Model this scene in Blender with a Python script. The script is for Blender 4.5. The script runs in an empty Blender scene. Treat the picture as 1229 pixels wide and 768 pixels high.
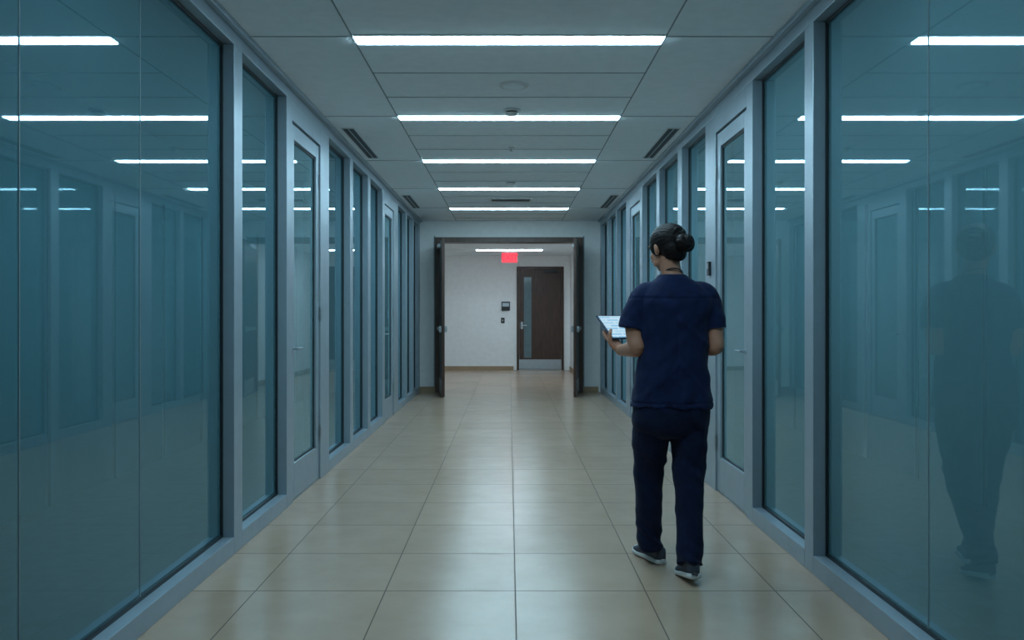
import bpy, bmesh, math
from mathutils import Vector, Matrix, noise

scene = bpy.context.scene
scene.view_settings.view_transform = 'Standard'
scene.view_settings.look = 'None'
scene.view_settings.exposure = 0.0

# ------------------------------------------------------------------ materials
def new_mat(name):
    m = bpy.data.materials.new(name); m.use_nodes = True
    nt = m.node_tree
    for n in list(nt.nodes): nt.nodes.remove(n)
    out = nt.nodes.new('ShaderNodeOutputMaterial')
    return m, nt, out

def pbsdf(name, col, rough=0.5, metal=0.0, spec=0.5, noise_amt=0.08, noise_scale=12.0, bump=0.0, bump_scale=60.0, coat=0.0, stretch=(1,1,1), sheen=0.0):
    m, nt, out = new_mat(name)
    b = nt.nodes.new('ShaderNodeBsdfPrincipled')
    nt.links.new(b.outputs[0], out.inputs[0])
    tc = nt.nodes.new('ShaderNodeTexCoord')
    mp = nt.nodes.new('ShaderNodeMapping'); mp.inputs['Scale'].default_value = stretch
    nt.links.new(tc.outputs['Object'], mp.inputs[0])
    nz = nt.nodes.new('ShaderNodeTexNoise'); nz.inputs['Scale'].default_value = noise_scale
    nz.inputs['Detail'].default_value = 4
    nt.links.new(mp.outputs[0], nz.inputs[0])
    cr = nt.nodes.new('ShaderNodeValToRGB')
    lo = [max(0, c*(1-noise_amt)) for c in col]; hi = [min(1, c*(1+noise_amt)) for c in col]
    cr.color_ramp.elements[0].color = (*lo, 1); cr.color_ramp.elements[1].color = (*hi, 1)
    cr.color_ramp.elements[0].position = 0.3; cr.color_ramp.elements[1].position = 0.7
    nt.links.new(nz.outputs[0], cr.inputs[0]); nt.links.new(cr.outputs[0], b.inputs['Base Color'])
    b.inputs['Roughness'].default_value = rough
    b.inputs['Metallic'].default_value = metal
    b.inputs['Specular IOR Level'].default_value = spec
    b.inputs['Coat Weight'].default_value = coat
    b.inputs['Sheen Weight'].default_value = sheen
    if bump > 0:
        n2 = nt.nodes.new('ShaderNodeTexNoise'); n2.inputs['Scale'].default_value = bump_scale
        n2.inputs['Detail'].default_value = 3
        nt.links.new(mp.outputs[0], n2.inputs[0])
        bp = nt.nodes.new('ShaderNodeBump'); bp.inputs['Strength'].default_value = bump
        bp.inputs['Distance'].default_value = 0.01
        nt.links.new(n2.outputs[0], bp.inputs['Height']); nt.links.new(bp.outputs[0], b.inputs['Normal'])
    return m

def emis(name, col, s):
    m, nt, out = new_mat(name)
    e = nt.nodes.new('ShaderNodeEmission'); e.inputs[0].default_value = (*col, 1); e.inputs[1].default_value = s
    nt.links.new(e.outputs[0], out.inputs[0]); return m

def glass_mat(name, tint, film, mixd, ior):
    m, nt, out = new_mat(name)
    d = nt.nodes.new('ShaderNodeBsdfDiffuse'); d.inputs[0].default_value = (*film, 1)
    t = nt.nodes.new('ShaderNodeBsdfTransparent'); t.inputs[0].default_value = (*tint, 1)
    g = nt.nodes.new('ShaderNodeBsdfGlossy'); g.inputs[0].default_value = (0.74, 0.93, 1.0, 1); g.inputs['Roughness'].default_value = 0.02
    m1 = nt.nodes.new('ShaderNodeMixShader'); m1.inputs[0].default_value = mixd
    nt.links.new(t.outputs[0], m1.inputs[1]); nt.links.new(d.outputs[0], m1.inputs[2])
    fr = nt.nodes.new('ShaderNodeFresnel'); fr.inputs[0].default_value = ior
    m2 = nt.nodes.new('ShaderNodeMixShader')
    nt.links.new(fr.outputs[0], m2.inputs[0]); nt.links.new(m1.outputs[0], m2.inputs[1]); nt.links.new(g.outputs[0], m2.inputs[2])
    nt.links.new(m2.outputs[0], out.inputs[0]); return m

TILE = 0.587; TX0 = 0.028; TY0 = 3.765
def floor_mat():
    m, nt, out = new_mat('floor_porcelain_tile')
    L = nt.links.new
    b = nt.nodes.new('ShaderNodeBsdfPrincipled'); L(b.outputs[0], out.inputs[0])
    tc = nt.nodes.new('ShaderNodeTexCoord')
    sp = nt.nodes.new('ShaderNodeSeparateXYZ'); L(tc.outputs['Object'], sp.inputs[0])
    def mth(op, a, bb=None, v=None):
        n = nt.nodes.new('ShaderNodeMath'); n.operation = op
        if isinstance(a, (int, float)): n.inputs[0].default_value = a
        else: L(a, n.inputs[0])
        if bb is not None:
            if isinstance(bb, (int, float)): n.inputs[1].default_value = bb
            else: L(bb, n.inputs[1])
        return n.outputs[0]
    ux = mth('DIVIDE', mth('SUBTRACT', sp.outputs[0], TX0), TILE)
    uy = mth('DIVIDE', mth('SUBTRACT', sp.outputs[1], TY0), TILE)
    fx, fy = mth('FRACT', ux), mth('FRACT', uy)
    ex = mth('MINIMUM', fx, mth('SUBTRACT', 1.0, fx)); ey = mth('MINIMUM', fy, mth('SUBTRACT', 1.0, fy))
    grout = mth('MAXIMUM', mth('LESS_THAN', ex, 0.0045), mth('LESS_THAN', ey, 0.0070))
    cb = nt.nodes.new('ShaderNodeCombineXYZ'); L(mth('FLOOR', ux), cb.inputs[0]); L(mth('FLOOR', uy), cb.inputs[1])
    wn = nt.nodes.new('ShaderNodeTexWhiteNoise'); wn.noise_dimensions = '2D'; L(cb.outputs[0], wn.inputs[0])
    nz = nt.nodes.new('ShaderNodeTexNoise'); nz.inputs['Scale'].default_value = 4; nz.inputs['Detail'].default_value = 6; nz.inputs['Roughness'].default_value = .6
    va = nt.nodes.new('ShaderNodeVectorMath'); va.operation = 'ADD'
    sc = nt.nodes.new('ShaderNodeVectorMath'); sc.operation = 'SCALE'; sc.inputs['Scale'].default_value = 7
    L(wn.outputs[1], sc.inputs[0]); L(tc.outputs['Object'], va.inputs[0]); L(sc.outputs[0], va.inputs[1]); L(va.outputs[0], nz.inputs[0])
    f = mth('ADD', mth('MULTIPLY', nz.outputs[0], 0.8), mth('MULTIPLY', wn.outputs[0], 0.2))
    cr = nt.nodes.new('ShaderNodeValToRGB')
    cr.color_ramp.elements[0].position = .2; cr.color_ramp.elements[0].color = (.40, .275, .19, 1)
    cr.color_ramp.elements[1].position = .85; cr.color_ramp.elements[1].color = (.52, .365, .26, 1)
    L(f, cr.inputs[0])
    mx = nt.nodes.new('ShaderNodeMix'); mx.data_type = 'RGBA'
    L(grout, mx.inputs[0]); L(cr.outputs[0], mx.inputs[6]); mx.inputs[7].default_value = (.13, .095, .07, 1)
    L(mx.outputs[2], b.inputs['Base Color'])
    L(mth('ADD', mth('MULTIPLY', grout, .5), 0.24), b.inputs['Roughness'])
    L(mth('SUBTRACT', .6, mth('MULTIPLY', grout, .5)), b.inputs['Specular IOR Level'])
    return m

M_floor = floor_mat()
M_ceil = pbsdf('ceiling_mineral_tile', (.80, .86, .90), .9, noise_amt=.03, bump=.1, bump_scale=180)
M_tbar = pbsdf('ceiling_grid_shadow', (.24, .29, .31), .7)
M_frame = pbsdf('anodised_aluminium_frame', (.33, .40, .45), .4, metal=.35, noise_amt=.04)
M_gasket = pbsdf('black_rubber_gasket', (.012, .018, .022), .5)
M_glass = glass_mat('tinted_frosted_glass', (.50, .76, .80), (.14, .33, .39), .47, 2.0)
M_glassr = glass_mat('tinted_frosted_glass_right', (.58, .84, .88), (.22, .46, .52), .48, 2.1)
M_glassd = glass_mat('door_glass', (.58, .82, .86), (.25, .46, .51), .5, 1.8)
M_wall = pbsdf('painted_wall_white', (.86, .86, .85), .6, noise_amt=.03)
M_back = pbsdf('office_wall_blue_grey', (.52, .70, .75), .8, noise_amt=.04)
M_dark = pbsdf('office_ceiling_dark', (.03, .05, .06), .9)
M_carpet = pbsdf('office_carpet', (.32, .42, .44), .95, bump=.3)
M_base = pbsdf('baseboard_tan', (.36, .25, .15), .5)
M_wood = pbsdf('walnut_door_veneer', (.055, .025, .015), .4, noise_amt=.35, noise_scale=7, stretch=(6, 6, .6))
M_woodf = pbsdf('walnut_door_frame', (.095, .055, .038), .4, noise_amt=.2, noise_scale=7, stretch=(6, 6, .6))
M_steel = pbsdf('brushed_steel', (.45, .48, .50), .35, metal=1.0, noise_amt=.05)
M_black = pbsdf('black_plastic', (.015, .017, .02), .4)
M_white = pbsdf('white_plastic', (.6, .62, .62), .4)
M_light = emis('led_diffuser_cool', (.53, .83, 1.0), 45.0)
M_lobby = emis('led_diffuser_lobby', (.64, .86, 1.0), 44.0)
M_exit = emis('exit_sign_panel', (1.0, .10, .14), 1.1)
M_exitL = emis('exit_sign_letters', (1.0, .02, .04), 3.0)
M_navy = pbsdf('navy_scrub_cotton', (.0055, .0130, .052), .85, noise_amt=.2, noise_scale=25, bump=.3, bump_scale=30, sheen=.06, spec=.2)
M_navy2 = pbsdf('navy_trouser_cotton', (.005, .0105, .037), .88, noise_amt=.2, noise_scale=25, bump=.3, bump_scale=28, sheen=.05, spec=.2)
M_skin = pbsdf('skin', (.46, .21, .13), .5, noise_amt=.06, noise_scale=20)
M_hair = pbsdf('dark_brown_hair', (.009, .0055, .005), .5, noise_amt=.4, noise_scale=30, bump=.3, bump_scale=60, stretch=(1, 1, 4), spec=.2)
M_lip = pbsdf('lips', (.40, .13, .11), .45)
M_eye = pbsdf('eye_white', (.75, .75, .73), .2)
M_iris = pbsdf('iris_brown', (.04, .02, .01), .2)
M_shoe = pbsdf('shoe_dark_mesh', (.05, .06, .08), .7, bump=.4, bump_scale=150)
M_sole = pbsdf('shoe_sole_grey', (.70, .70, .68), .6)
M_tabcase = pbsdf('tablet_shell', (.02, .04, .09), .35)

# ------------------------------------------------------------------ mesh builder
class MB:
    def __init__(s): s.v = []; s.f = []; s.m = []; s.mats = []
    def mi(s, m):
        if m not in s.mats: s.mats.append(m)
        return s.mats.index(m)
    def add(s, vs, fs, mat):
        o = len(s.v); s.v += [tuple(v) for v in vs]; k = s.mi(mat)
        for f in fs: s.f.append(tuple(o+i for i in f)); s.m.append(k)
    def box(s, x0, x1, y0, y1, z0, z1, mat, M=None):
        if x0 > x1: x0, x1 = x1, x0
        vs = [Vector(p) for p in [(x0,y0,z0),(x1,y0,z0),(x1,y1,z0),(x0,y1,z0),(x0,y0,z1),(x1,y0,z1),(x1,y1,z1),(x0,y1,z1)]]
        if M: vs = [M @ v for v in vs]
        s.add(vs, [(0,3,2,1),(4,5,6,7),(0,1,5,4),(1,2,6,5),(2,3,7,6),(3,0,4,7)], mat)
    def cyl(s, p0, p1, r, mat, n=20, r1=None):
        p0 = Vector(p0); p1 = Vector(p1); d = (p1-p0).normalized()
        a = d.orthogonal().normalized(); b = d.cross(a); r1 = r if r1 is None else r1
        vs = [p0+(a*math.cos(t)+b*math.sin(t))*r for t in [2*math.pi*i/n for i in range(n)]]
        vs += [p1+(a*math.cos(t)+b*math.sin(t))*r1 for t in [2*math.pi*i/n for i in range(n)]]
        fs = [(i, (i+1) % n, n+(i+1) % n, n+i) for i in range(n)] + [tuple(range(n-1, -1, -1)), tuple(range(n, 2*n))]
        s.add(vs, fs, mat)
    def obj(s, name, parent=None, bevel=0, smooth=False):
        me = bpy.data.meshes.new(name); me.from_pydata(s.v, [], s.f)
        for m in s.mats: me.materials.append(m)
        for p, k in zip(me.polygons, s.m): p.material_index = k; p.use_smooth = smooth
        me.update()
        o = bpy.data.objects.new(name, me); scene.collection.objects.link(o)
        if parent: o.parent = parent
        if bevel:
            bv = o.modifiers.new('bevel', 'BEVEL'); bv.width = bevel; bv.segments = 2; bv.limit_method = 'ANGLE'
        return o
def empty(name):
    o = bpy.data.objects.new(name, None); scene.collection.objects.link(o); o.empty_display_size = .2; return o

# ------------------------------------------------------------------ camera
CAMZ = 1.25
cd = bpy.data.cameras.new('camera'); cam = bpy.data.objects.new('camera', cd); scene.collection.objects.link(cam)
cam.location = (0, 0, CAMZ); cam.rotation_euler = (math.pi/2, 0, 0)
cd.sensor_width = 36; cd.lens = 1000/1229*36
cd.shift_x = (614.5-611)/1229; cd.shift_y = -(384-377)/1229
cd.clip_start = .05
scene.camera = cam
# ------------------------------------------------------------------ shell
YB, YE = -4.0, 13.35     # corridor back / end
H = 2.75
LY0, LY1, LH = 13.6, 18.6, 2.55  # lobby
b = MB(); b.box(-1.6, 1.6, YB, YE+.25, -.1, 0, M_floor); b.box(-2.4, 1.6, YE+.25, LY1+.1, -.1, 0, M_floor); b.obj('floor')
b = MB(); b.box(-3.4, -1.6, YB, YE, -.1, 0, M_carpet); b.box(1.6, 3.4, YB, YE, -.1, 0, M_carpet); b.obj('floor_office')

# ceiling with slots for lights
LIGHTS = [2.76, 4.56, 6.36, 8.16, 9.98, 11.85]  # first fixture is out of view, added on the row's spacing to light the foreground
LW = .835; LD = .07
b = MB()
b.box(-1.6, -LW-.01, YB, YE, H, H+.1, M_ceil); b.box(LW+.01, 1.6, YB, YE, H, H+.1, M_ceil)
prev = YB
for ly in LIGHTS:
    b.box(-LW-.01, LW+.01, prev, ly-LD, H, H+.1, M_ceil); prev = ly+LD
b.box(-LW-.01, LW+.01, prev, YE, H, H+.1, M_ceil)
b.obj('ceiling')
b = MB()
for sx in (-1, 1):
    b.box(sx*(LW+.012)-.004, sx*(LW+.012)+.004, YB, YE, H-.003, H+.001, M_tbar)
for i in range(-4, 6):
    ly = 4.56+1.815*i
    if ly > YE: continue
    for dy in (-.085, .085):
        if -3.9 < ly+dy < YE: b.box(-LW-.01, LW+.01, ly+dy-.003, ly+dy+.003, H-.003, H+.001, M_tbar)
    for dy in (.62, 1.20):
        if -3.9 < ly+dy < YE: b.box(-LW-.01, LW+.01, ly+dy-.0035, ly+dy+.0035, H-.003, H+.001, M_tbar)
    for sx in (-1, 1):
        if -3.9 < ly < YE: b.box(sx*(LW+.012), sx*1.43, ly-.0035-.06, ly+.0035-.06, H-.003, H+.001, M_tbar)
b.obj('trim_ceiling_grid')
for ly in LIGHTS:
    e = empty('ceiling_light')
    b = MB(); b.box(-LW, LW, ly-.05, ly+.05, H-.008, H+.03, M_light); b.obj('diffuser', e)
    b = MB()
    b.box(-LW-.006, LW+.006, ly-.069, ly-.051, H-.001, H+.05, M_white); b.box(-LW-.006, LW+.006, ly+.051, ly+.069, H-.001, H+.05, M_white)
    b.box(-LW-.006, LW+.006, ly-.069, ly+.069, H+.04, H+.06, M_white); b.obj('housing', e)

# office volumes behind the glass
for sx, nm, D in ((-1, 'left', 3.0), (1, 'right', 3.1)):
    b = MB()
    b.box(sx*D, sx*(D+.1), YB, YE, 0, H, M_back)
    y = YB+.4
    while y < YE:
        b.box(sx*(D-.012), sx*D, y, y+.035, 0, 2.2, M_frame); y += .9
    b.obj('wall_office_'+nm)
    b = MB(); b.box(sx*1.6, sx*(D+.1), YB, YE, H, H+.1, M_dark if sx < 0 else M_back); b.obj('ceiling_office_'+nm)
b = MB(); b.box(-3.1, 3.2, YB-.1, YB, 0, H, M_wall); b.obj('wall_back')

# ------------------------------------------------------------------ glazed partitions
wn = 0; dn = 0
def partition(sx, nm, X, items):
    global wn, dn
    XI = X-.07; XO = X+.06
    MG = M_glass if sx < 0 else M_glassr
    fr = MB()
    z0, z1 = .09, 2.655
    fr.box(sx*XI, sx*XO, YB, YE, z1, H, M_frame)
    fr.box(sx*(XI-.035), sx*XI, YB, YE, H-.03, H, M_frame)
    for kind, a, c in items:
        if kind == 'post':
            fr.box(sx*XI, sx*XO, a, c, 0, z1, M_frame)
        elif kind == 'win':
            fr.box(sx*XI, sx*XO, a, c, 0, z0, M_frame)
        elif kind == 'door':
            fr.box(sx*(XI), sx*XO, a, c, 2.53, z1, M_frame)
            fr.box(sx*(XI+.01), sx*XO, a, c, 0, .012, M_steel)
    fr.obj('wall_'+nm, bevel=.003)
    for kind, a, c in items:
        if kind == 'win':
            wn += 1
            w = MB(); g = .014
            w.add([(sx*X, a, z0), (sx*X, c, z0), (sx*X, c, z1), (sx*X, a, z1)], [(0,1,2,3)] if sx < 0 else [(3,2,1,0)], MG)
            for (ya, yc, za, zc) in ((a, a+g, z0, z1), (c-g, c, z0, z1), (a, c, z0, z0+g), (a, c, z1-g, z1)):
                w.box(sx*(X-.012), sx*(X+.012), ya, yc, za, zc, M_gasket)
            w.obj('window_%d' % wn)
        elif kind == 'long':   # butt jointed panes
            js = c; 
            for i in range(len(js)-1):
                wn += 1; w = MB(); a_, c_ = js[i], js[i+1]
                w.add([(sx*X, a_, z0), (sx*X, c_, z0), (sx*X, c_, z1), (sx*X, a_, z1)], [(0,1,2,3)] if sx < 0 else [(3,2,1,0)], MG)
                w.box(sx*(X-.002), sx*(X+.006), c_-.002, c_+.002, z0, z1, M_tbar)
                g = .014
                for (za, zc) in ((z0, z0+g), (z1-g, z1)): w.box(sx*(X-.012), sx*(X+.012), a_, c_, za, zc, M_gasket)
                if i == len(js)-2: w.box(sx*(X-.012), sx*(X+.012), c_-g, c_, z0, z1, M_gasket)
                w.obj('window_%d' % wn)
            fr2 = MB(); fr2.box(sx*XI, sx*XO, js[0], js[-1], 0, z0, M_frame); fr2.obj('baseboard_'+nm, bevel=.003)
        elif kind == 'door':
            dn += 1
            e = empty('door_%d' % dn)
            d = MB(); st = .085; xa, xb = sx*(XI+.012), sx*(XI+.057)
            a2, c2 = a+.006, c-.006
            d.box(xa, xb, a2, a2+st, .015, 2.52, M_frame); d.box(xa, xb, c2-st, c2, .015, 2.52, M_frame)
            d.box(xa, xb, a2+st, c2-st, .015, .25, M_frame); d.box(xa, xb, a2+st, c2-st, 2.42, 2.52, M_frame)
            d.obj('leaf_frame', e, bevel=.003)
            w = MB(); xm = sx*(XI+.035)
            w.add([(xm, a2+st, .25), (xm, c2-st, .25), (xm, c2-st, 2.42), (xm, a2+st, 2.42)], [(0,1,2,3)] if sx < 0 else [(3,2,1,0)], M_glassd)
            for (ya, yc, za, zc) in ((a2+st, a2+st+.01, .25, 2.42), (c2-st-.01, c2-st, .25, 2.42), (a2+st, c2-st, .25, .26), (a2+st, c2-st, 2.41, 2.42)):
                w.box(xm-.008, xm+.008, ya, yc, za, zc, M_gasket)
            w.obj('leaf_glass', e)
            h = MB(); yh = a2+.045; xh = XI+.012
            h.cyl((sx*xh, yh, 1.02), (sx*(xh-.035), yh, 1.02), .009, M_frame); h.cyl((sx*(xh-.035), yh-.008, 1.02), (sx*(xh-.035), yh+.10, 1.02), .007, M_frame)
            h.cyl((sx*xh, yh, 1.02), (sx*(xh-.005), yh, 1.02), .02, M_frame)
            h.obj('lever_handle', e, smooth=False)
            c3 = MB(); 
            for zz in (.3, 1.2, 2.2): c3.cyl((sx*(XI+.002), c2+.004, zz), (sx*(XI+.002), c2+.004, zz+.1), .008, M_steel)
            c3.obj('hinges', e)

partition(-1, 'left', 1.50, [('long', 0, [YB, -2.45, -1.6, -.77, .06, .89, 1.72, 2.55, 3.386, 4.335]),
    ('post', 4.335, 4.47), ('win', 4.47, 5.36), ('post', 5.36, 5.50), ('door', 5.50, 6.32), ('post', 6.32, 6.62),
    ('win', 6.62, 7.50), ('post', 7.50, 7.64), ('win', 7.64, 8.45), ('post', 8.45, 8.60), ('win', 8.60, 9.42), ('post', 9.42, 9.58),
    ('door', 9.58, 10.35), ('post', 10.35, 10.75), ('win', 10.75, 11.55), ('post', 11.55, 11.68), ('win', 11.68, 12.4), ('post', 12.4, 12.52), ('win', 12.52, 13.2), ('post', 13.2, YE)])
partition(1, 'right', 1.53, [('long', 0, [YB, -3.2, -2.3, -1.4, -.5, .4, 1.28, 2.16, 3.04, 4.0]),
    ('post', 4.0, 4.12), ('win', 4.12, 5.00), ('post', 5.00, 5.13), ('door', 5.13, 5.90), ('post', 5.90, 6.20),
    ('win', 6.20, 7.05), ('post', 7.05, 7.22), ('win', 7.22, 8.1), ('post', 8.1, 8.26), ('win', 8.26, 9.15), ('post', 9.15, 9.3),
    ('door', 9.3, 10.07), ('post', 10.07, 10.4), ('win', 10.4, 11.3), ('post', 11.3, 11.43), ('win', 11.43, 12.3), ('post', 12.3, 12.43), ('win', 12.43, 13.2), ('post', 13.2, YE)])
s = MB(); xi = 1.46; y = 6.05
s.box(xi, xi-.018, y-.03, y+.03, 1.53, 1.63, M_black); s.box(xi-.018, xi-.020, y-.02, y+.02, 1.58, 1.62, M_steel)
s.obj('card_reader', bevel=.003)

# ------------------------------------------------------------------ end wall with double doors
OX = 1.155; OZ = 2.45
b = MB()
b.box(-3.2, -OX, YE, YE+.25, 0, H, M_wall); b.box(OX, 3.2, YE, YE+.25, 0, H, M_wall); b.box(-OX, OX, YE, YE+.25, OZ, H, M_wall)
b.obj('wall_end')
b = MB()
for sx in (-1, 1):
    b.box(sx*OX, sx*1.43, YE-.015, YE, 0, .09, M_base)
b.obj('baseboard_end')
b = MB()
for sx in (-1, 1):
    b.box(sx*(OX-.05), sx*(OX+.03), YE-.03, YE+.27, 0, OZ+.03, M_woodf)
    b.box(sx*(OX+.03), sx*(OX+.05), YE-.012, YE, 0, OZ+.05, M_tbar)
b.box(-OX+.05, OX-.05, YE-.03, YE+.27, OZ-.05, OZ+.03, M_woodf)
b.obj('trim_doorway', bevel=.003)
for sx in (-1, 1):
    dn += 1
    e = empty('door_%d' % dn)
    hinge = Vector((sx*(OX-.06), YE-.04, 0)); free = Vector((sx*.985, YE-.04-.85, 0))
    d = (free-hinge); L = d.length; ang = math.atan2(d.y, d.x)
    Mt = Matrix.Translation(hinge) @ Matrix.Rotation(ang, 4, 'Z')
    s = MB(); s.box(0, L, -.022, .022, .012, 2.38, M_wood, Mt); s.obj('leaf', e, bevel=.003)
    s = MB(); s.box(.02, L-.02, -.024, .024, .02, .25, M_steel, Mt); s.obj('kick_plate', e)
    s = MB()
    for sd in (-1, 1):
        s.box(.08, L-.05, sd*.05-.012, sd*.05+.012, 1.0, 1.05, M_steel, Mt)
        s.box(.08, .11, min(sd*.022, sd*.05), max(sd*.022, sd*.05), 1.0, 1.05, M_steel, Mt)
        s.box(L-.12, L-.06, min(sd*.022, sd*.06), max(sd*.022, sd*.06), .98, 1.07, M_steel, Mt)
    s.obj('push_bar', e, bevel=.003)
    s = MB(); s.box(.06, .42, -.06*1, -.023, 2.28, 2.34, M_steel, Mt); s.obj('door_closer', e)

# ------------------------------------------------------------------ lobby
LR = 1.36
b = MB(); b.box(-2.4, LR+.1, LY1, LY1+.1, 0, LH+.1, M_wall); b.obj('wall_lobby_far')
b = MB(); b.box(-2.5, -2.4, LY0, LY1+.1, 0, LH+.1, M_wall); b.obj('wall_lobby_left')
b = MB(); b.box(LR, LR+.1, LY0, LY1, 0, LH+.1, M_wall); b.obj('wall_lobby_right')
b = MB(); b.box(-2.4, LR, LY0, LY1, LH, LH+.1, M_ceil); b.obj('ceiling_lobby')
b = MB(); b.box(-2.4, .10, LY1-.015, LY1, 0, .09, M_base); b.box(LR-.015, LR, LY0+.3, LY1-.02, 0, .09, M_base); b.obj('baseboard_lobby')
for (cx, cy, w) in ((0.0, 16.75, .66), (-.2, 14.7, .66)):  # second fixture is an extra, added to brighten the lobby wall
    e = empty('ceiling_light'); s = MB(); s.box(cx-w, cx+w, cy-.05, cy+.05, LH-.022, LH-.012, M_lobby); s.obj('diffuser', e)
    s = MB(); s.box(cx-w-.02, cx+w+.02, cy-.07, cy+.07, LH-.012, LH, M_white); s.obj('housing', e)
# far door
dn += 1
e = empty('door_%d' % dn)
x0, x1 = .17, 1.22; zt = 2.31
s = MB(); s.box(x0, x0+.05, LY1-.03, LY1, 0, zt, M_wood); s.box(x1-.05, x1, LY1-.03, LY1, 0, zt, M_wood); s.box(x0+.05, x1-.05, LY1-.03, LY1, zt-.05, zt, M_wood); s.obj('door_frame', e)
s = MB(); a, c = x0+.055, x1-.055
wx0, wx1, wz0, wz1 = x0+.16, x0+.33, .28, 2.08
for (p, q, r, t) in ((a, wx0, .02, zt-.055), (wx1, c, .02, zt-.055), (wx0, wx1, .02, wz0), (wx0, wx1, wz1, zt-.055)):
    s.box(p, q, LY1-.022, LY1-.002, r, t, M_wood)
s.obj('leaf', e)
s = MB(); s.box(wx0, wx1, LY1-.012, LY1-.006, wz0, wz1, pbsdf('vision_glass', (.14, .20, .22), .1)); s.obj('vision_panel', e)
s = MB(); s.box(a, c, LY1-.026, LY1-.022, .025, .24, M_steel); s.obj('kick_plate', e)
s = MB(); s.cyl((a+.06, LY1-.022, 1.0), (a+.06, LY1-.07, 1.0), .012, M_steel); s.cyl((a+.05, LY1-.07, 1.0), (a+.17, LY1-.07, 1.0), .011, M_steel); s.box(a+.035, a+.085, LY1-.028, LY1-.022, .92, 1.08, M_steel); s.obj('lever_handle', e)
s = MB(); s.box(c-.4, c-.08, LY1-.07, LY1-.022, zt-.14, zt-.08, M_black); s.obj('door_closer', e)
# wall devices
s = MB(); s.box(-.17, .02, LY1-.04, LY1, 1.33, 1.53, M_black); s.box(-.15, 0, LY1-.043, LY1-.04, 1.42, 1.5, M_steel); s.obj('access_control_panel', bevel=.004)
s = MB(); s.box(-.18, -.10, LY1-.025, LY1, 1.05, 1.17, M_black); s.box(-.15, -.13, LY1-.03, LY1-.025, 1.09, 1.13, M_white); s.obj('wall_switch', bevel=.003)
# exit sign
e = empty('exit_sign')
s = MB(); s.box(-.15, .17, 17.2, 17.25, LH-.235, LH-.03, M_exit); s.obj('panel', e, bevel=.004)
s = MB(); s.box(-.16, .18, 17.19, 17.26, LH-.03, LH, M_white); s.obj('mount', e)
tc = bpy.data.curves.new('letters', 'FONT'); tc.body = 'EXIT'; tc.size = .17; tc.align_x = 'CENTER'; tc.align_y = 'CENTER'; tc.extrude = .003
to = bpy.data.objects.new('letters', tc); scene.collection.objects.link(to); to.location = (.01, 17.194, LH-.135); to.rotation_euler = (math.pi/2, 0, 0); tc.materials.append(M_exitL); to.parent = e

# ------------------------------------------------------------------ ceiling fittings
for (cx, y0, y1) in ((-1.30, 6.72, 7.98), (1.33, 6.72, 7.98), (-1.30, 10.5, 11.75), (1.33, 10.5, 11.75)):
    s = MB()
    s.box(cx-.045, cx+.045, y0, y1, H-.004, H-.001, M_black)
    for dx in (-.053, -.004, .045): s.box(cx+dx, cx+dx+.008, y0, y1, H-.007, H-.001, M_white)
    s.box(cx-.053, cx+.053, y0-.01, y0, H-.007, H-.001, M_white); s.box(cx-.053, cx+.053, y1, y1+.01, H-.007, H-.001, M_white)
    s.obj('linear_slot_diffuser')
s = MB(); s.box(-.26, .30, 10.8, 11.05, H-.008, H-.001, M_white)
for i in range(5): s.box(-.23, .27, 10.83+.04*i, 10.85+.04*i, H-.012, H-.007, M_black)
s.obj('return_air_grille')
s = MB(); s.cyl((.03, 5.45, H), (.03, 5.45, H-.012), .10, M_white, 32, .09); s.cyl((.03, 5.45, H-.012), (.03, 5.45, H-.016), .07, M_ceil, 32); s.obj('ceiling_speaker')
def det(x, y):
    s = MB(); s.cyl((x, y, H), (x, y, H-.015), .065, M_white, 28); s.cyl((x, y, H-.015), (x, y, H-.024), .045, M_black, 28); s.cyl((x, y, H-.024), (x, y, H-.042), .05, M_white, 28, .03); s.obj('smoke_detector')
det(.02, 6.12); det(.02, 9.4)
s = MB(); s.cyl((.02, 7.5, H), (.02, 7.5, H-.005), .03, M_steel); s.cyl((.02, 7.5, H), (.02, 7.5, H-.03), .008, M_steel); s.cyl((.02, 7.5, H-.03), (.02, 7.5, H-.033), .018, M_steel); s.obj('fire_sprinkler')

# ================================================================== NURSE
nurse = empty('nurse')
def crom(pts, n=6):
    out = []
    P = [pts[0]]+list(pts)+[pts[-1]]
    for i in range(1, len(P)-2):
        p0, p1, p2, p3 = [Vector(q) for q in P[i-1:i+3]]
        for k in range(n):
            t = k/n
            out.append(.5*((2*p1)+(-p0+p2)*t+(2*p0-5*p1+4*p2-p3)*t*t+(-p0+3*p1-3*p2+p3)*t**3))
    out.append(Vector(pts[-1])); return out

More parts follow.
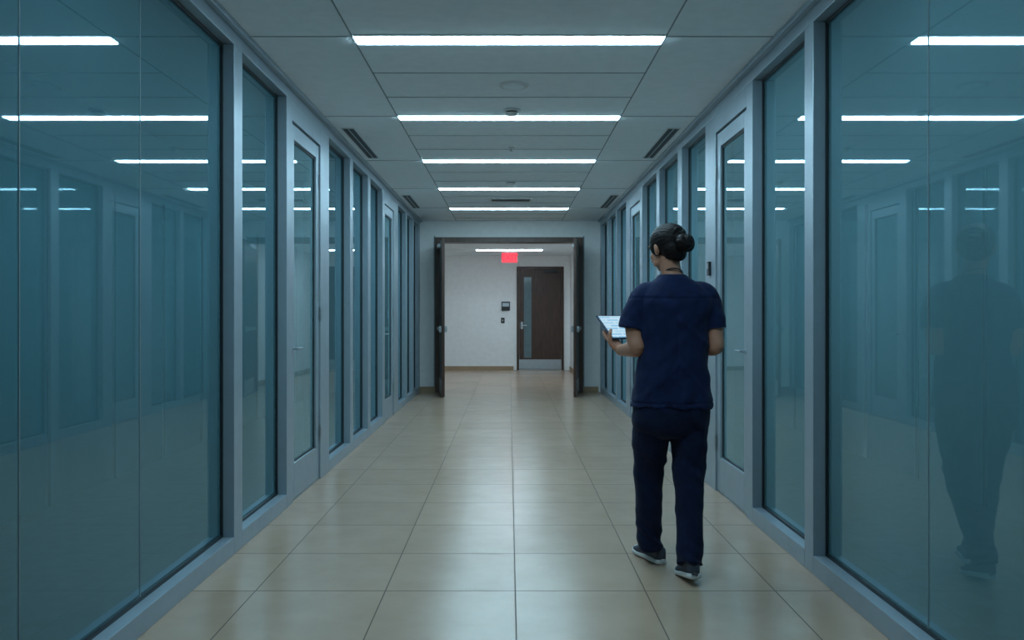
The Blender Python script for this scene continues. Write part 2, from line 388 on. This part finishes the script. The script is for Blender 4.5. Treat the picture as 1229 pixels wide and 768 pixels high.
def tube(mb, pts, rad, mat, seg=20, n=6, ref=None, flat=None, cap=True):
    flat = flat or [1]*len(pts)
    P = crom(pts, n); R = crom([(r, f, 0) for r, f in zip(rad, flat)], n)
    ref = Vector(ref) if ref else Vector((1, 0, 0))
    vs = []; fs = []
    N = len(P)
    for i, p in enumerate(P):
        d = (P[min(i+1, N-1)]-P[max(i-1, 0)]).normalized()
        a = (ref-d*ref.dot(d)).normalized(); bb = d.cross(a)
        for k in range(seg):
            t = 2*math.pi*k/seg
            vs.append(p+a*math.cos(t)*R[i][0]+bb*math.sin(t)*R[i][0]*R[i][1])
    for i in range(N-1):
        for k in range(seg):
            fs.append((i*seg+k, i*seg+(k+1) % seg, (i+1)*seg+(k+1) % seg, (i+1)*seg+k))
    d0 = (P[0]-P[1]).normalized(); d1 = (P[-1]-P[-2]).normalized()
    if cap:
        vs.append(P[0]+d0*R[0][0]*min(.55, R[0][1])); vs.append(P[-1]+d1*R[-1][0]*min(.55, R[-1][1]))
    else:
        vs.append(P[0]); vs.append(P[-1])
    c0, c1 = len(vs)-2, len(vs)-1
    for k in range(seg):
        fs.append((c0, (k+1) % seg, k)); fs.append((c1, (N-1)*seg+k, (N-1)*seg+(k+1) % seg))
    mb.add(vs, fs, mat)

def rings(mb, R, mat, seg=40, n=6, ex=2.0):
    A = crom([(r[0], r[1], r[2]) for r in R], n); B = crom([(r[3], r[4], 0) for r in R], n)
    vs = []; fs = []
    for p, q in zip(A, B):
        for k in range(seg):
            t = 2*math.pi*k/seg; c, s_ = math.cos(t), math.sin(t)
            vs.append(p+Vector((q[0]*math.copysign(abs(c)**(2/ex), c), q[1]*math.copysign(abs(s_)**(2/ex), s_), 0)))
    N = len(A)
    for i in range(N-1):
        for k in range(seg):
            fs.append((i*seg+k, i*seg+(k+1) % seg, (i+1)*seg+(k+1) % seg, (i+1)*seg+k))
    fs.append(tuple(range(seg-1, -1, -1))); fs.append(tuple((N-1)*seg+k for k in range(seg)))
    mb.add(vs, fs, mat)

def ell(mb, c, r, mat, M=None, u=24, v=16):
    vs = []; fs = []
    M = M or Matrix.Identity(3); c = Vector(c)
    vs.append(c+M @ Vector((0, 0, r[2])))
    for i in range(1, v):
        ph = math.pi*i/v
        for k in range(u):
            th = 2*math.pi*k/u
            vs.append(c+M @ Vector((r[0]*math.sin(ph)*math.cos(th), r[1]*math.sin(ph)*math.sin(th), r[2]*math.cos(ph))))
    vs.append(c+M @ Vector((0, 0, -r[2])))
    for k in range(u): fs.append((0, 1+k, 1+(k+1) % u))
    for i in range(v-2):
        for k in range(u):
            a = 1+i*u+k; b_ = 1+i*u+(k+1) % u
            fs.append((a, a+u, b_+u, b_))
    l = len(vs)-1; o = 1+(v-2)*u
    for k in range(u): fs.append((l, o+(k+1) % u, o+k))
    mb.add(vs, fs, mat)

def fuse(mb, name, voxel, smooth, mat, parent, disp=None, sf=.5):
    o = mb.obj(name+'_src')
    m = o.modifiers.new('r', 'REMESH'); m.mode = 'VOXEL'; m.voxel_size = voxel
    if smooth:
        sm = o.modifiers.new('s', 'SMOOTH'); sm.iterations = smooth; sm.factor = sf
    dg = bpy.context.evaluated_depsgraph_get(); dg.update()
    me = bpy.data.meshes.new_from_object(o.evaluated_get(dg))
    bpy.data.objects.remove(o)
    if disp:
        nr = [v.normal.copy() for v in me.vertices]
        for v, nn in zip(me.vertices, nr): v.co = v.co+nn*disp(v.co, nn)
    me.materials.clear(); me.materials.append(mat)
    for p in me.polygons: p.use_smooth = True; p.material_index = 0
    me.update(); me.name = name
    q = bpy.data.objects.new(name, me); scene.collection.objects.link(q); q.parent = parent
    return q

YC = 4.06
def ridge(v):   # sharp-crested fold noise, 0..1
    return 1-min(1, abs(noise.noise(v))*3.2)
# scrub top -----------------------------------------------------------
t = MB()
rings(t, [(.785, YC, .800, .196, .150), (.787, YC, .84, .193, .150), (.790, YC, .90, .186, .143), (.795, YC, 1.0, .176, .128), (.800, YC, 1.10, .172, .120),
          (.805, YC, 1.20, .178, .122), (.807, YC, 1.30, .188, .120), (.807, YC+.0, 1.350, .180, .105), (.805, YC+.0, 1.388, .140, .088),
          (.800, YC+.005, 1.420, .090, .075), (.795, YC+.01, 1.443, .064, .064)], M_navy, ex=2.3)
tube(t, [(.72, YC, 1.350), (.668, YC, 1.342), (.632, YC+.002, 1.29), (.612, YC, 1.235), (.600, YC-.002, 1.178)], [.056, .064, .066, .065, .066], M_navy, ref=(0, 1, 0), cap=False)
tube(t, [(.89, YC, 1.352), (.942, YC, 1.344), (.976, YC, 1.29), (.992, YC-.005, 1.235), (1.002, YC-.012, 1.172)], [.056, .064, .064, .062, .062], M_navy, ref=(0, 1, 0), cap=False)
def fold_top(p, n):
    x, y, z = p
    w = max(0, min(1, (1.42-z)/.1))
    f = noise.noise(Vector((x*5+z*3, y*5, z*9)))*.011+noise.noise(Vector((x*16-z*9+3, y*14, z*12)))*.007
    sgn = 1 if x > .80 else -1
    f += .007*ridge(Vector((x*3+sgn*z*1.5, y*2, (z+sgn*(x-.8)*.9)*9)))*max(.25, 1-abs(z-1.05)/.3)
    low = max(0, (1.05-z)/.25)
    f += low*.006*math.sin(x*55+noise.noise(Vector((x*4, y*4, z*4)))*4)
    if y < YC:
        f -= .0035*math.exp(-((x-.802)/.006)**2)*(1 if z < 1.33 else 0)
        f -= .003*math.exp(-((z-(1.325+.02*abs(x-.8)))/.006)**2)
    f -= .004*math.exp(-((z-.826)/.005)**2)
    return (f-.003)*w
fuse(t, 'scrub_top', .005, 4, M_navy, nurse, fold_top)
def ring_curve(name, pts, r, mat, closed=True):
    cu = bpy.data.curves.new(name, 'CURVE'); cu.dimensions = '3D'; cu.bevel_depth = r; cu.bevel_resolution = 2
    sp = cu.splines.new('NURBS' if not closed else 'POLY'); sp.points.add(len(pts)-1)
    for i, p in enumerate(pts): sp.points[i].co = (*p, 1)
    sp.use_cyclic_u = closed
    if not closed: sp.use_endpoint_u = True
    cu.materials.append(mat)
    o = bpy.data.objects.new(name, cu); scene.collection.objects.link(o); o.parent = nurse; return o
M_strap = pbsdf('lanyard_strap', (.01, .012, .02), .6)

# trousers ------------------------------------------------------------
t = MB()
rings(t, [(.787, YC, .93, .150, .115), (.785, YC, .86, .172, .130), (.785, YC, .78, .186, .140), (.785, YC+.002, .70, .182, .120), (.785, YC+.005, .655, .12, .08)], M_navy2, ex=2.3)
tube(t, [(.700, YC+.01, .82), (.698, YC+.025, .70), (.692, YC+.055, .58), (.690, YC+.085, .47), (.694, YC+.095, .34), (.702, YC+.11, .20), (.710, YC+.125, .075)],
     [.092, .094, .084, .073, .067, .064, .064], M_navy2, ref=(1, 0, 0), flat=[1.15, 1.1, 1.05, 1, 1.05, 1.05, 1.05], cap=False)
tube(t, [(.872, YC, .82), (.876, YC, .70), (.876, YC-.01, .58), (.873, YC-.025, .47), (.864, YC-.07, .34), (.854, YC-.13, .20), (.843, YC-.185, .085)],
     [.092, .093, .083, .073, .067, .062, .061], M_navy2, ref=(1, 0, 0), flat=[1.15, 1.1, 1.05, 1, 1.05, 1.05, 1.05], cap=False)
def fold_leg(p, n):
    x, y, z = p
    k = max(0, 1.0-abs(z-.50)/.14)
    a = max(0, 1-abs(z-.12)/.10)
    f = noise.noise(Vector((x*12+z*4, y*10, z*3)))*.010
    f += noise.noise(Vector((x*9, y*9, z*20+x*14)))*.007*(.5+k+a)
    f += .007*(ridge(Vector((x*4, y*3, (z+(x-.78)*.8)*9)))-.4)*(.35+k+a)
    return f
fuse(t, 'scrub_trousers', .0055, 3, M_navy2, nurse, fold_leg)

# skin: head, neck, arms, hands ----------------------------------------
yaw = math.radians(32)
HM = Matrix.Rotation(yaw, 3, 'Z') @ Matrix.Rotation(math.radians(-14), 3, 'X')   # +Y local = face
HC = Vector((.772, YC+.025, 1.572))
def hp(x, y, z): return HC+HM @ Vector((x, y, z))
sk = MB()
ell(sk, hp(0, -.012, .022), (.072, .090, .080), M_skin, HM)
ell(sk, hp(0, .022, -.030), (.058, .066, .076), M_skin, HM)      # face
ell(sk, hp(0, .045, -.082), (.030, .030, .022), M_skin, HM)      # chin
ell(sk, hp(.03, .035, -.062), (.026, .034, .026), M_skin, HM)
ell(sk, hp(-.03, .035, -.062), (.026, .034, .026), M_skin, HM)
tube(sk, [hp(0, .078, .012), hp(0, .092, -.010), hp(0, .104, -.030), hp(0, .094, -.038)], [.008, .010, .013, .010], M_skin, seg=12, n=3)  # nose
ell(sk, hp(.012, .092, -.034), (.008, .010, .007), M_skin, HM); ell(sk, hp(-.012, .092, -.034), (.008, .010, .007), M_skin, HM)
ell(sk, hp(0, .072, .030), (.048, .014, .010), M_skin, HM)       # brow
for s_ in (-1, 1):
    ell(sk, hp(s_*.030, .066, -.022), (.020, .016, .016), M_skin, HM)   # cheek
    ell(sk, hp(s_*.072, -.006, -.010), (.008, .017, .030), M_skin, HM)  # ear
    ell(sk, hp(s_*.080, -.012, -.006), (.007, .013, .024), M_skin, HM)
tube(sk, [(.797, YC+.0, 1.38), (.795, YC+.0, 1.43), (.788, YC+.005, 1.47), (.780, YC+.010, 1.53)], [.068, .053, .049, .052], M_skin, ref=(1, 0, 0))
# arms
LE = Vector((.618, 4.035, 1.085)); RE = Vector((.998, 4.03, 1.090))
BL = Vector((.528, 4.27, 1.122)); U = Vector((.86, .51, 0)).normalized(); V = Vector((-.39, .66, .65)).normalized()
V = (V-U*V.dot(U)).normalized(); NN = U.cross(V).normalized()
TW, TH = .255, .185
LWr = BL+U*.035-V*.055-NN*.030
tube(sk, [(.640, YC, 1.33), (.612, YC-.002, 1.22), (.612, YC-.012, 1.14), LE, LE.lerp(LWr, .3), LE.lerp(LWr, .7), LWr], [.046, .047, .043, .039, .039, .032, .026], M_skin, ref=(1, 0, 0))
BR = BL+U*TW
RWr = Vector((.842, 4.235, 1.085))
tube(sk, [(.972, YC, 1.33), (.992, YC-.006, 1.22), (.998, YC-.018, 1.15), RE, RE.lerp(RWr, .3), RE.lerp(RWr, .7), RWr], [.046, .046, .042, .038, .038, .032, .026], M_skin, ref=(1, 0, 0))

def hand(mb, w, f, s_, n, curls, thumb):
    tube(mb, [w-f*.015, w+f*.015, w+f*.05, w+f*.088], [.027, .031, .039, .039], M_skin, ref=s_, flat=[.8, .6, .42, .34], n=4)
    for i, (off, ln) in enumerate(((.031, .066), (.0105, .074), (-.010, .069), (-.030, .054))):
        p = w+f*(.080 if i in (1, 2) else .075)+s_*off
        ang = 0; pts = [p]
        for seg_, frac in enumerate((.46, .30, .24)):
            ang += curls[seg_]
            d = f*math.cos(ang)+n*math.sin(ang)
            d = (d+s_*off*1.2).normalized()
            p = p+d*ln*frac; pts.append(p)
        tube(mb, pts, [.0092, .0086, .0080, .0066], M_skin, seg=12, n=3, ref=s_)
    tube(mb, thumb, [.015, .0125, .0105, .008], M_skin, seg=12, n=3, ref=n)
f = V.copy(); s_ = -U
hand(sk, LWr, f, s_, NN, (.0, .12, .15), [LWr+f*.015+s_*.018, LWr+f*.045+s_*.042+NN*.012, BL+V*.028-U*.006+NN*.018, BL+V*.055+U*.018+NN*.015])
f = (BR+V*.0-NN*.018-RWr).normalized(); n = (NN-f*NN.dot(f)).normalized(); s_ = n.cross(f)
hand(sk, RWr, f, s_ if s_.x > 0 else -s_, n, (.1, .2, .2), [RWr+f*.02+s_*.018*(1 if s_.x > 0 else -1), RWr+f*.05+s_*.04*(1 if s_.x > 0 else -1)+n*.012, RWr+f*.085+s_*.042*(1 if s_.x > 0 else -1)+n*.03, RWr+f*.11+s_*.03*(1 if s_.x > 0 else -1)+n*.04])
fuse(sk, 'body_skin', .0030, 3, M_skin, nurse)
# face details
s = MB()
for sd in (-1, 1): ell(s, hp(sd*.028, .070, .006), (.012, .012, .010), M_eye, HM); ell(s, hp(sd*.028, .079, .006), (.0055, .004, .0055), M_iris, HM)
s.obj('eyes', nurse, smooth=True)
s = MB(); ell(s, hp(0, .086, -.056), (.022, .008, .0045), M_lip, HM); ell(s, hp(0, .085, -.063), (.018, .008, .005), M_lip, HM); s.obj('mouth', nurse, smooth=True)
s = MB()
for sd in (-1, 1): ell(s, hp(sd*.030, .083, .026), (.016, .005, .003), M_hair, HM)
s.obj('eyebrows', nurse, smooth=True)
# hair
hr = MB()
ell(hr, hp(0, -.022, .032), (.086, .100, .086), M_hair, HM, 32, 24)
ell(hr, hp(0, -.050, -.010), (.072, .062, .070), M_hair, HM)
for sd in (-1, 1): ell(hr, hp(sd*.057, .0, .010), (.025, .048, .048), M_hair, HM)
ell(hr, hp(0, -.066, -.050), (.050, .034, .036), M_hair, HM)
bc = hp(0.004, -.124, -.012)
ell(hr, bc, (.048, .040, .046), M_hair, HM)
def hd(p, n):
    l = HM.inverted() @ (p-HC)
    if l.y < -.108:
        q = HM.inverted() @ (p-bc); a = math.atan2(q.z, q.x); r = math.hypot(q.x, q.z)
        return .0030*math.sin(a*2+r*200)+.003*noise.noise(p*50)
    return .0014*noise.noise(Vector((math.atan2(l.x, l.z+.0001)*14, l.y*6, 0)))+.001*noise.noise(p*40)
fuse(hr, 'hair_with_bun', .0035, 2, M_hair, nurse, hd)
ring_curve('lanyard', [(.745, 4.19, 1.10), (.738, 4.165, 1.30), (.738, 4.12, 1.405), (.742, 4.065, 1.452), (.765, 4.012, 1.468), (.797, 4.0, 1.472), (.828, 4.013, 1.466), (.850, 4.068, 1.448), (.856, 4.12, 1.405), (.845, 4.165, 1.30), (.760, 4.195, 1.10)], .0035, M_strap, closed=False)
s = MB(); s.box(.725, .785, 4.188, 4.194, 1.02, 1.105, M_white); s.obj('id_badge', nurse, bevel=.002)

# tablet -------------------------------------------------------------
TM = Matrix(((U.x, V.x, NN.x, BL.x), (U.y, V.y, NN.y, BL.y), (U.z, V.z, NN.z, BL.z), (0, 0, 0, 1)))
tab = empty('tablet_computer')
s = MB(); s.box(0, TW, 0, TH, -.004, .004, M_tabcase, TM); s.obj('shell', tab, bevel=.0035)
def screen_mat():
    m, nt, out = new_mat('tablet_screen'); L = nt.links.new
    tc = nt.nodes.new('ShaderNodeTexCoord'); 
    br = nt.nodes.new('ShaderNodeTexBrick'); br.inputs['Scale'].default_value = 1; br.inputs['Brick Width'].default_value = .085; br.inputs['Row Height'].default_value = .022
    br.inputs['Mortar Size'].default_value = .004; br.inputs['Color1'].default_value = (.30, .62, .88, 1); br.inputs['Color2'].default_value = (.5, .78, .93, 1); br.inputs['Mortar'].default_value = (.65, .85, 1, 1)
    L(tc.outputs['Object'], br.inputs[0])
    e_ = nt.nodes.new('ShaderNodeEmission'); e_.inputs[1].default_value = .9; L(br.outputs[0], e_.inputs[0]); L(e_.outputs[0], out.inputs[0]); return m
s = MB(); s.box(.009, TW-.009, .009, TH-.009, 0, .0008, screen_mat()); so = s.obj('screen', tab); so.matrix_world = TM @ Matrix.Translation((0, 0, .0042))

# shoes ---------------------------------------------------------------
def shoe(name, pos, yaw_, pitch):
    M = Matrix.Translation(Vector(pos)) @ Matrix.Rotation(yaw_, 4, 'Z') @ Matrix.Rotation(pitch, 4, 'X')
    def outline(y):
        t_ = (y+.17)/.255
        pts = [(0, .020), (.06, .032), (.25, .033), (.5, .035), (.72, .044), (.88, .038), (.96, .026), (1, .010)]
        for (a, wa), (b_, wb) in zip(pts, pts[1:]):
            if a <= t_ <= b_: return wa+(wb-wa)*(t_-a)/(b_-a)
        return .01
    up = MB(); so_ = MB()
    N = 22; seg = 18
    def loftY(mb, prof, mat):
        vs = []; fs = []
        for i in range(N+1):
            y = -.17+.255*i/N; w_, z0, z1 = prof(y)
            for k in range(seg):
                a = 2*math.pi*k/seg; c_, s2 = math.cos(a), math.sin(a)
                vs.append(M @ Vector((w_*math.copysign(abs(c_)**.7, c_), y, (z0+z1)/2+(z1-z0)/2*math.copysign(abs(s2)**.7, s2))))
        for i in range(N):
            for k in range(seg): fs.append((i*seg+k, (i+1)*seg+k, (i+1)*seg+(k+1) % seg, i*seg+(k+1) % seg))
        fs.append(tuple(range(seg))); fs.append(tuple(N*seg+k for k in range(seg-1, -1, -1)))
        mb.add(vs, fs, mat)
    def top(y):
        t_ = (y+.17)/.255
        pts = [(0, .075), (.05, .088), (.3, .085), (.45, .078), (.7, .055), (.9, .043), (1, .03)]
        for (a, wa), (b_, wb) in zip(pts, pts[1:]):
            if a <= t_ <= b_: return wa+(wb-wa)*(t_-a)/(b_-a)
        return .03
    loftY(up, lambda y: (outline(y)*.95, .012, top(y)), M_shoe)
    up.obj(name+'_upper', nurse, smooth=True)
    loftY(so_, lambda y: (outline(y)+.003, 0.0+max(0, (y-.03))*.15, .030+max(0, y-.03)*.12), M_sole)
    so_.obj(name+'_sole', nurse, smooth=True)
shoe('left_shoe', (.700, 4.305, .001), math.radians(22), math.radians(0))
shoe('right_shoe', (.842, 3.975, .001), math.radians(3), math.radians(-12))

# ------------------------------------------------------------------ world
w = bpy.data.worlds.new('world'); scene.world = w; w.use_nodes = True
w.node_tree.nodes['Background'].inputs[0].default_value = (.05, .1, .13, 1); w.node_tree.nodes['Background'].inputs[1].default_value = .2
